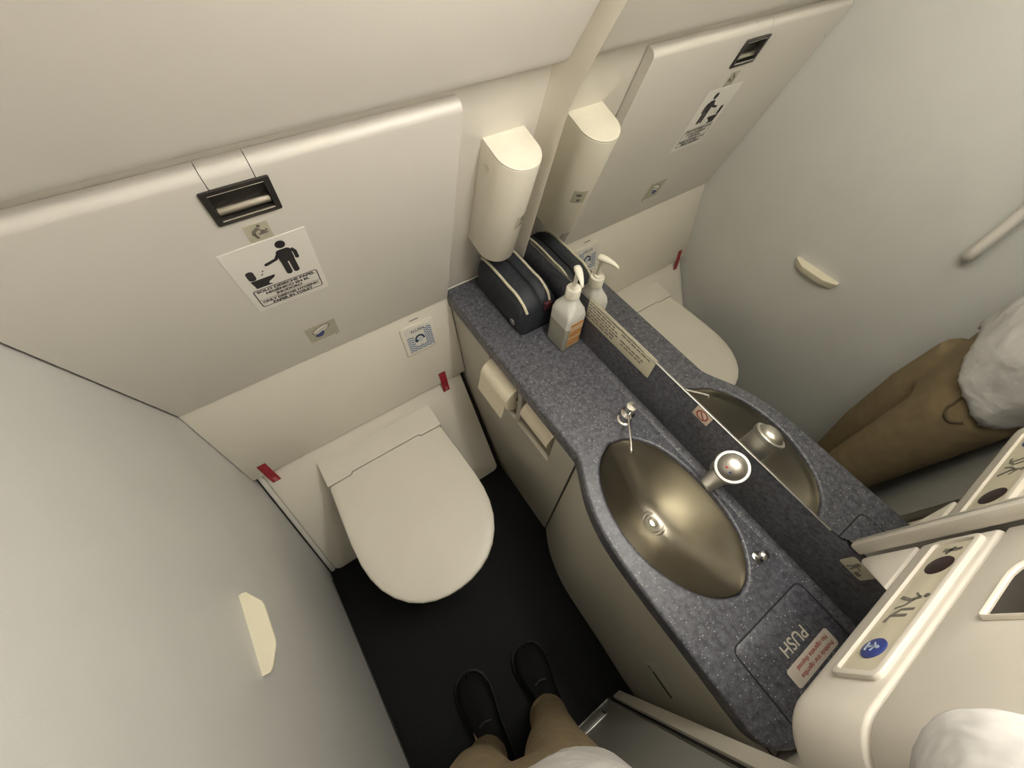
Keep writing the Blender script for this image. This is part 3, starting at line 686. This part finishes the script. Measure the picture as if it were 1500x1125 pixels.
# square off the slot's lower outer corner
cut2 = plate(MF, rrect(.078, 1.106, .1655, 1.20, .032, 8)[:0] + [(.112, 1.106), (.1655, 1.106), (.1655, 1.20), (.112, 1.20)], -.055, .02)
mu = boolean(upb, cut)
bmu = bmesh.new(); bmu.from_mesh(mu)
mu = boolean(bmu, cut2)
dr_ = put('upper_door', mu, MODULE, am, sharp=40)
bm = bmesh.new(); so_ = [(.1655, 1.2), (.1655, 1.106), (.112, 1.106)] + [(.108 - .030 * math.sin(math.radians(a_)), 1.136 - .030 * math.cos(math.radians(a_))) for a_ in (10, 30, 50, 70, 90)] + [(.078, 1.2)]
sc_ = (.122, 1.153)
ra = [bm.verts.new(MF.p(sc_[0] + (x - sc_[0]) * .985, sc_[1] + (y - sc_[1]) * .985, -.002)) for x, y in so_]; rb = [bm.verts.new(MF.p(sc_[0] + (x - sc_[0]) * .985, sc_[1] + (y - sc_[1]) * .985, -.050)) for x, y in so_]
for i in range(len(so_)): bm.faces.new((ra[i], ra[(i + 1) % len(so_)], rb[(i + 1) % len(so_)], rb[i]))
bm.faces.new(rb)
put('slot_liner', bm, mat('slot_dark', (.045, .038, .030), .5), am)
put('slot_edge', tube([MF.p(.166, 1.2, .0004), MF.p(.166, 1.109, .0004), MF.p(.163, 1.106, .0004), MF.p(.112, 1.106, .0004)] + [MF.p(.108 - .030 * math.sin(math.radians(a)), 1.136 - .030 * math.cos(math.radians(a)), .0004) for a in (10, 30, 50, 70, 90)] + [MF.p(.078, 1.2, .0004)], .0028, 8), mat('module_edge', (.76, .70, .60), .4), am)
put('gusset', plate(MF, [(.0105, .958), (.0105, .874), (.013, .868), (.017, .867), (.024, .871), (.098, .9585)], -.03, .0, .002), MODULE, am)
frm = boolean(plate(MF, rrect(.020, .990, .2535, 1.0535, .010, 5), -.001, .0055, .002), plate(MF, rrect(.0265, .9965, .247, 1.047, .006, 5), .0018, .02))
cp = put('call_panel', frm, MODULE, am, sharp=40)
inner = put('panel_insert', plate(MF, rrect(.0275, .9975, .246, 1.046, .005, 5), .0016, .0026, .0004), BEIGE, cp)
put('sensor_window', plate(MF, ell(.0715, 1.0225, .0165, n=32), .0022, .0032, .0003), HOLE, cp)
put('call_button', lathe(MF.p(.2125, 1.0215, .0024), [(.0145, 0), (.0145, .0014), (.013, .002), (.0006, .0026)], MF.n, 32), BLUE, cp)
bm = bmesh.new()
for pp in (ell(.2125, 1.0275, .0024, n=12), stroke([(.2125, 1.025), (.2125, 1.017)], .0035), stroke([(.2065, 1.022), (.2125, 1.0245), (.2185, 1.022)], .0016), stroke([(.2065, 1.0145), (.2185, 1.0145)], .0016)):
    plate(MF, pp, .0044, .0054, bm=bm)
put('call_figure', bm, mat('pale_figure', (.34, .40, .50), .5), cp, smooth=False)
bm = bmesh.new()
for pp in (stroke([(.150, 1.034), (.150, 1.018), (.158, 1.012)], .0038), stroke([(.164, 1.030), (.164, 1.012), (.172, 1.010)], .0042) if False else stroke([(.160, 1.030), (.160, 1.010), (.171, 1.008)][::-1], .0042), ell(.128, 1.037, .0035, n=12), stroke([(.130, 1.032), (.134, 1.020), (.128, 1.006)], .005), stroke([(.133, 1.026), (.143, 1.018), (.148, 1.008)], .0028), stroke([(.130, 1.030), (.122, 1.022)], .0025)):
    plate(MF, pp, .0027, .0031, bm=bm)
put('seat_pictogram', bm, INKG, cp, smooth=False)
bm = bmesh.new()
for pp in (stroke([(.044, 1.032), (.042, 1.014)], .006), stroke([(.038, 1.027), (.050, 1.020)], .0045), ell(.043, 1.034, .003, n=10)):
    plate(MF, pp, .0027, .0031, bm=bm)
put('hand_pictogram', bm, INKG, cp, smooth=False)

# ------------------------------------------------------------------ toiletry bag and pump bottle
bg = thing('toiletry_bag', (-.065, .55, ZC), 'dark navy toiletry bag with cream piping under the wall dispenser', 'bag')
def bagring(y, k=1.0, dz=0):
    # cross-section in x,z: upright sides, gusset in the top
    base = [(-.115, .0), (-.118, .02), (-.118, .06), (-.113, .088), (-.104, .102), (-.090, .108), (-.074, .112), (-.060, .106), (-.046, .114), (-.032, .112), (-.020, .104), (-.012, .088), (-.009, .06), (-.009, .02), (-.012, 0), (-.04, -.0), (-.09, -.0)]
    return [V((-.063 + (x + .063) * k, y, ZC + .0015 + z * (k if z > .01 else 1) + dz * (z / .11))) for x, z in base]
ysb = [(.4385, .62, -.050), (.4395, .84, -.036), (.443, .94, -.026), (.452, .985, -.016), (.466, 1.0, -.008), (.49, 1.01, -.001), (.52, 1.01, -.001), (.56, 1.005, .002), (.60, 1.0, .003), (.63, .99, .0), (.648, .96, -.004), (.655, .85, -.01)]
bm = loft([bagring(*q) for q in ysb])
bmesh.ops.subdivide_edges(bm, edges=bm.edges[:], cuts=1, use_grid_fill=True, smooth=.6)
bagm = put('body', bm, NAVY, bg, sharp=100)
def bagpt(i, f, lift=.0016):
    pts = []
    for y, k, dz in ysb[2:-1]:
        r = bagring(y, k, dz); p = r[i].lerp(r[i + 1], f); pts.append(p + V((0, 0, lift)))
    return spline(pts, 3)
put('piping', tube(bagpt(3, .9), .0036, 10), PIPING, bg)
put('piping', tube(bagpt(8, .9), .0032, 10), PIPING, bg)
put('zipper', tube(bagpt(6, .9, .0022), .0022, 8), BLACK, bg)
put('pull_tab', bevel(bxm(bmesh.new(), (-.056, .4325, ZC + .066), (-.036, .4415, ZC + .090)), .002), MAROON, bg)
put('emblem', lathe((-.1180, .478, ZC + .022), [(.0105, 0), (.0105, .0022), (.008, .0034), (.0005, .0036)], (-1, 0, 0), 20), CHROME, bg)
put('corner_seam', tube([(-.1165, .4435, ZC + .003), (-.1165, .4405, ZC + .05), (-.112, .4405, ZC + .085)], .0016, 8), NAVY, bg)

bt = thing('pump_bottle', (-.0345, .375, ZC), 'half-full frosted gel bottle with white pump on the counter', 'bottle')
bx0, bx1, by0, by1 = -.0615, -.0065, .3425, .4085
bcx, bcy = (bx0 + bx1) / 2, (by0 + by1) / 2
def bring(z, k=1, r=.008, n=4, hx=None, hy=None):
    hx = (bx1 - bx0) / 2 if hx is None else hx; hy = (by1 - by0) / 2 if hy is None else hy
    return [(bcx + x, bcy + y, z) for x, y in rrect(-hx * k, -hy * k, hx * k, hy * k, min(r, hx * k * .98), n)]
gel = loft([bring(.7035, .93), bring(.7015, .96), bring(.704, 1), bring(.7815, 1)])
put('gel_filled_base', gel, LIQ, bt, sharp=50)
body = loft([bring(.7817, 1), bring(.80, 1), bring(.812, .995), bring(.826, .93, .012), bring(.842, .74, .016, hx=.024, hy=.030), bring(.854, 1, .0145, hx=.015, hy=.0155), bring(.862, 1, .0135, hx=.014, hy=.014)])
put('bottle_body', body, BOTTLE, bt, sharp=50)
put('screw_cap', lathe((bcx, bcy, .858), [(.0158, 0), (.0170, .001), (.0170, .021), (.0158, .0235), (.0105, .0245), (.0095, .028), (.006, .029)], n=32), PUMP, bt)
put('pump_stem', lathe((bcx, bcy, .884), [(.0045, 0), (.0045, .042)], n=16), PUMP, bt)
hd = loft([[V((bcx, bcy, .928)) + V((-.42, -.9, 0)).normalized() * t + V((.9, -.42, 0)).normalized() * (wd * math.cos(a)) + V((0, 0, zz + hh * math.sin(a))) for a in [2 * pi * i / 14 for i in range(14)]] for t, wd, hh, zz in ((-.011, .003, .002, .004), (-.009, .0075, .006, .003), (.0, .0088, .0075, .003), (.012, .0078, .006, .003), (.026, .0055, .0042, .001), (.036, .0036, .003, -.003), (.040, .003, .0026, -.006))])
put('pump_head', hd, PUMP, bt, sharp=50)
LBF = Fr((0, by0, 0), (1, 0, 0), (0, 0, 1))
lb = put('front_label', plate(LBF, rrect(bx0 + .010, .716, bx1 - .006, .800, .004), .0004, .0009), mat('label_peach', (.70, .52, .33), .5, var=.05), bt, label='orange and white label')
for a, b in ((.790, .799), (.752, .772), (.720, .744)):
    put('label_band', plate(LBF, rrect(bx0 + .0105, a, bx1 - .0065, b, .002), .0010, .0013), ORANGE, lb)
put('label_line', plate(LBF, rrect(bx0 + .013, .7125, bx1 - .010, .7145, .0005), .0004, .0009), INKG, lb)

# ------------------------------------------------------------------ things on the left wall
LW = Fr((XL, 0, 0), (0, 1, 0), (0, 0, 1))
lg = thing('wall_ledge', (XL + .016, .18, .62), 'small cream trapezoid ledge sticking out of the grey side wall', 'ledge')
def lring_(z, k): return [(XL + x * k, .1815 + (y - .1815) * (1 - (1 - k) * .35), z) for x, y in ((0, .108), (.012, .1065), (.018, .112), (.0325, .141), (.034, .15), (.034, .215), (.0315, .224), (.012, .2545), (.006, .2565), (0, .256))]
put('grip', loft([lring_(.620, .55), lring_(.623, .70), lring_(.6435, .985), lring_(.646, 1), lring_(.6475, .98)]), LEDGE, lg, sharp=30)
gb = thing('grab_bar', (XL + .03, -.064, .88), 'vertical off-white grab bar on the grey side wall', 'grab bar')
put('bar', tube(spline([(XL + .002, -.064, .882), (XL + .028, -.064, .888), (XL + .042, -.064, .91), (XL + .043, -.064, 1.0), (XL + .043, -.064, 1.2), (XL + .042, -.064, 1.27), (XL + .028, -.064, 1.292), (XL + .002, -.064, 1.298)], 5), .0125, 16), PANEL, gb)
for z in (.882, 1.298):
    put('mounting_flange', lathe((XL + .0005, -.064, z), [(.016, 0), (.016, .003), (.0135, .005)], (1, 0, 0), 24), PANEL, gb)

# ------------------------------------------------------------------ the person taking the picture
pe = thing('person', (-.56, -.26, 0), 'person in khaki trousers, grey white shirt and black shoes by the door', 'person')
YAW = math.radians(-11); PX, PY = -.604, -.283
def yr(p):
    d_ = V(p) - V((PX, PY, 0)); return V((PX + d_.x * math.cos(YAW) - d_.y * math.sin(YAW), PY + d_.x * math.sin(YAW) + d_.y * math.cos(YAW), p[2]))
def er(c, a, b, n=24): return [yr((c[0] + a * math.cos(t), c[1] + b * math.sin(t), c[2])) for t in [2 * pi * i / n for i in range(n)]]
HX = -.604                                 # hip centre
LL = [(-.694, -.290, .09), (-.692, -.282, .28), (-.684, -.256, .47), (-.672, -.248, .65), (-.663, -.254, .80)]
RL = [(-.507, -.312, .09), (-.520, -.312, .28), (-.536, -.300, .47), (-.545, -.298, .65), (-.550, -.298, .80)]
# body: one continuous figure (mostly under the clothes)
bm = bmesh.new()
for leg in (LL, RL):
    tube([V(p) for p in leg], [.026, .040, .046, .060, .070], 16, bm=bm)
    f = leg[0]; tube([(f[0], f[1] - .035, .046), (f[0], f[1] - .01, .048), (f[0] + .010, f[1] + .08, .040), (f[0] + .016, f[1] + .13, .034)], [.016, .020, .014, .009], 12, bm=bm)
loft([er((HX, -.288, .78), .112, .072), er((HX, -.29, .88), .118, .075), er((HX, -.291, .98), .115, .076), er((HX, -.292, 1.10), .130, .080), er((HX, -.293, 1.26), .140, .080), er((HX, -.295, 1.385), .140, .065), er((HX, -.288, 1.435), .08, .055), er((HX, -.285, 1.465), .05, .05)], bm=bm)
tube([(HX, -.285, 1.43), (HX, -.275, 1.53)], [.052, .048], 16, bm=bm)
hz = 1.635; hy = -.266
loft([er((HX, hy + .005, hz - .115), .030, .040), er((HX, hy + .008, hz - .10), .048, .062), er((HX, hy + .006, hz - .07), .060, .078), er((HX, hy, hz - .03), .070, .088), er((HX, hy - .003, hz + .02), .074, .093), er((HX, hy - .006, hz + .06), .070, .088), er((HX, hy - .008, hz + .09), .052, .066), er((HX, hy - .008, hz + .108), .02, .03)], bm=bm)
loft([er((HX, hy + .088, hz - .004), .008, .010, 10), er((HX, hy + .100, hz - .028), .013, .014, 10), er((HX, hy + .094, hz - .042), .010, .012, 10)], bm=bm)
for s in (-1, 1): loft([er((HX + s * .074, hy - .004, hz - .028), .007, .012, 10), er((HX + s * .079, hy - .008, hz - .005), .009, .019, 10), er((HX + s * .077, hy - .008, hz + .018), .006, .012, 10)], bm=bm)
def cw(a, b, c): return CAMP + V(CR[0]) * a + V(CR[1]) * b + V(CR[2]) * c
SHR, ELR, WRR = V((-.466, -.330, 1.385)), V((-.3690, -.258, 1.260)), cw(.052, .125, -.035)
SHL, ELL_, WRL = V((-.738, -.258, 1.385)), V((-.800, -.235, 1.15)), cw(-.052, .125, -.035)
HR, HL = cw(.050, .062, -.032), cw(-.050, .062, -.032)
for a, b, c, h in ((SHR, ELR, WRR, HR), (SHL, ELL_, WRL, HL)):
    tube([a, a.lerp(b, .5), b], [.050, .043, .036], 14, bm=bm); tube([b, b.lerp(c, .4), c], [.036, .035, .025], 14, bm=bm)
    tube([c, c.lerp(h, .5), h], [.025, .030, .026], 12, bm=bm)
# fingers round the phone's edges
vd = V(CR[2]); rt = V(CR[0]); dn = V(CR[1])
pc0 = CAMP - vd * .016 + rt * .0 + dn * .035
for h, s in ((HR, 1), (HL, -1)):
    for i, ln in enumerate((.066, .072, .068, .056)):
        a = h + dn * (.018 - .016 * i) * 1.0
        e1 = pc0 + rt * (s * .046) + dn * (.024 - .0175 * i) - vd * .012
        e2 = pc0 + rt * (s * .043) + dn * (.024 - .0175 * i) + vd * .004
        tube([a, a.lerp(e1, .55) - vd * .004, e1, e2], [.0095, .009, .0085, .007], 10, bm=bm)
    th = pc0 + rt * (s * .022) + dn * .03 - vd * .016
    tube([h + dn * .012, h.lerp(th, .5) - vd * .012 + dn * .014, th], [.012, .0105, .0085], 10, bm=bm)
body = remesh(bm, .0062, 3)
put('body', body, SKIN, pe, sharp=80)
# hair, eyes, mouth
bm = loft([er((HX, hy - .020, hz - .03), .077, .082), er((HX, hy - .017, hz + .01), .080, .088), er((HX, hy - .012, hz + .05), .079, .095), er((HX, hy - .010, hz + .085), .066, .080), er((HX, hy - .010, hz + .112), .035, .045), er((HX, hy - .010, hz + .120), .008, .01)])
put('hair', bm, HAIR, pe, sharp=80)
for s in (-1, 1):
    e = put('eye', lathe((HX + s * .030, hy + .074, hz - .002), [(.001, -.006), (.009, -.003), (.011, .003), (.008, .009), (.001, .0115)], (0, 1, 0), 16), PAPER, pe)
    put('iris', lathe((HX + s * .030, hy + .0845, hz - .002), [(.005, 0), (.0045, .001), (.0005, .0015)], (0, 1, 0), 12), INK, e)
put('mouth', tube([(HX - .022, hy + .078, hz - .066), (HX, hy + .087, hz - .064), (HX + .022, hy + .078, hz - .066)], [.002, .0045, .002], 8), mat('lips', (.40, .18, .15), .5), pe)
# trousers
bm = bmesh.new()
for leg, rr in ((LL, (.053, .060, .068, .078, .084)), (RL, (.050, .056, .064, .074, .080))):
    tube([V((leg[0][0], leg[0][1], .075))] + [V(p) for p in leg[1:]], rr, 20, bm=bm)
    tube([V((leg[0][0], leg[0][1], .070)), V((leg[0][0], leg[0][1], .10))], [.056, .055], 20, bm=bm)
loft([er((HX, -.286, .72), .115, .080, 32), er((HX, -.287, .80), .132, .090, 32), er((HX, -.284, .90), .134, .094, 32), er((HX, -.284, .96), .127, .090, 32)], bm=bm)
tro = remesh(bm, .009, 8)
tr = put('trousers', tro, KHAKI, pe, sharp=80)
from mathutils.bvhtree import BVHTree
tm = tr.data; toff = WO[tr.name]
bv_ = BVHTree.FromPolygons([v.co + toff for v in tm.vertices], [p.vertices[:] for p in tm.polygons])
pk = []
for p in spline([(-.485, -.262, .84), (-.472, -.256, .815), (-.466, -.264, .792), (-.466, -.286, .784), (-.466, -.300, .80)], 5):
    loc_, nor_, _, _ = bv_.find_nearest(p); pk.append(loc_ + nor_ * .0005)
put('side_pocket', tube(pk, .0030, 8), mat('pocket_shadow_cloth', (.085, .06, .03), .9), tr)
# shirt, with a wavy hem
bm = bmesh.new(); n = 48
def sr(z, a, b, cy, wav=0, dip=0):
    out = []
    for i in range(n):
        t = 2 * pi * i / n
        k = 1 + wav * (.5 * math.sin(7 * t + z * 9) + .5 * math.sin(11 * t + 1.3))
        out.append(yr((HX + a * k * math.cos(t), cy + b * k * math.sin(t), z - dip * (abs(math.cos(t)) ** 2) + wav * .25 * math.sin(5 * t))))
    return out
loft([sr(.900, .128, .092, -.280, .03, .075), sr(.890, .140, .100, -.280, .035, .08), sr(.900, .143, .102, -.280, .03, .072), sr(.93, .144, .103, -.280, .026, .055), sr(.97, .146, .105, -.281, .020, .03), sr(1.03, .144, .098, -.287, .016, .01), sr(1.12, .142, .092, -.292, .010), sr(1.26, .158, .088, -.293, .004), sr(1.37, .160, .078, -.295), sr(1.418, .13, .070, -.289), sr(1.445, .075, .060, -.287), sr(1.458, .062, .058, -.285)], bm=bm)
for a, b, c in ((SHR, ELR, WRR), (SHL, ELL_, WRL)):
    tube(spline([a + (V((HX, a.y, a.z)) - a) * .3, a, a.lerp(b, .5), b, b.lerp(c, .3), b.lerp(c, .72)], 4), [.056] * 4 + [.056] * 4 + [.050] * 4 + [.042] * 4 + [.040] * 4 + [.038], 20, bm=bm)
shm = remesh(bm, .0085, 5)
put('shirt', shm, SHIRT, pe, sharp=80)
# shoes
for (fx_, fy_, hx_, hy_, lab) in ((-.650, -.094, -.668, -.372, 'l'), (-.468, -.130, -.497, -.384, 'r')):
    tip = V((fx_, fy_, 0)); heel = V((hx_, hy_, 0)); d = (tip - heel); ln = d.length; d.normalize(); sd_ = V((d.y, -d.x, 0))
    outl = [(0, .018), (.02, .032), (.07, .038), (.14, .043), (.19, .052), (.22, .0535), (.248, .047), (.266, .034), (.276, .014)]
    outl = [(a * ln / .276, b) for a, b in outl]
    def so(z, k=0): return [heel + d * (a + (k if a < .05 else -k)) + sd_ * (b - k) + V((0, 0, z)) for a, b in outl] + [heel + d * (a + (k if a < .05 else -k)) - sd_ * (b - k) + V((0, 0, z)) for a, b in outl[::-1]]
    sh = put('shoe', loft([[p + V((0, 0, h)) for p, h in zip(so(0, kk), hs)] for kk, hs in ((.004, [.022] * 18), (.003, [.034] * 18), (.010, [.07, .072, .074, .07, .058, .050, .046, .042, .038] * 1 + [.038, .042, .046, .050, .058, .07, .074, .072, .07]), (.020, [.080, .084, .086, .082, .068, .060, .055, .048, .043] + [.043, .048, .055, .060, .068, .082, .086, .084, .080]))]), SHOEM, pe, sharp=60)
    put('sole', loft([so(.0005, .003), so(.004, 0), so(.020, -.001), so(.0235, .002)]), SOLE, sh, sharp=50)
    put('laces', tube([heel + d * .15 + sd_ * .018 + V((0, 0, .077)), heel + d * .155 + V((0, 0, .082)), heel + d * .15 - sd_ * .018 + V((0, 0, .077))], .003, 6), BLACK, sh)

# phone held just behind the lens
ph = thing('phone', CAMP - vd * .015, 'black phone held up in front of the chest', 'phone')
q = Fr(CAMP - vd * .014 + dn * .02, rt, -dn)
put('phone_body', plate(q, rrect(-.036, -.115, .036, .028, .009), -.008, 0, .0015), PHONE, ph)
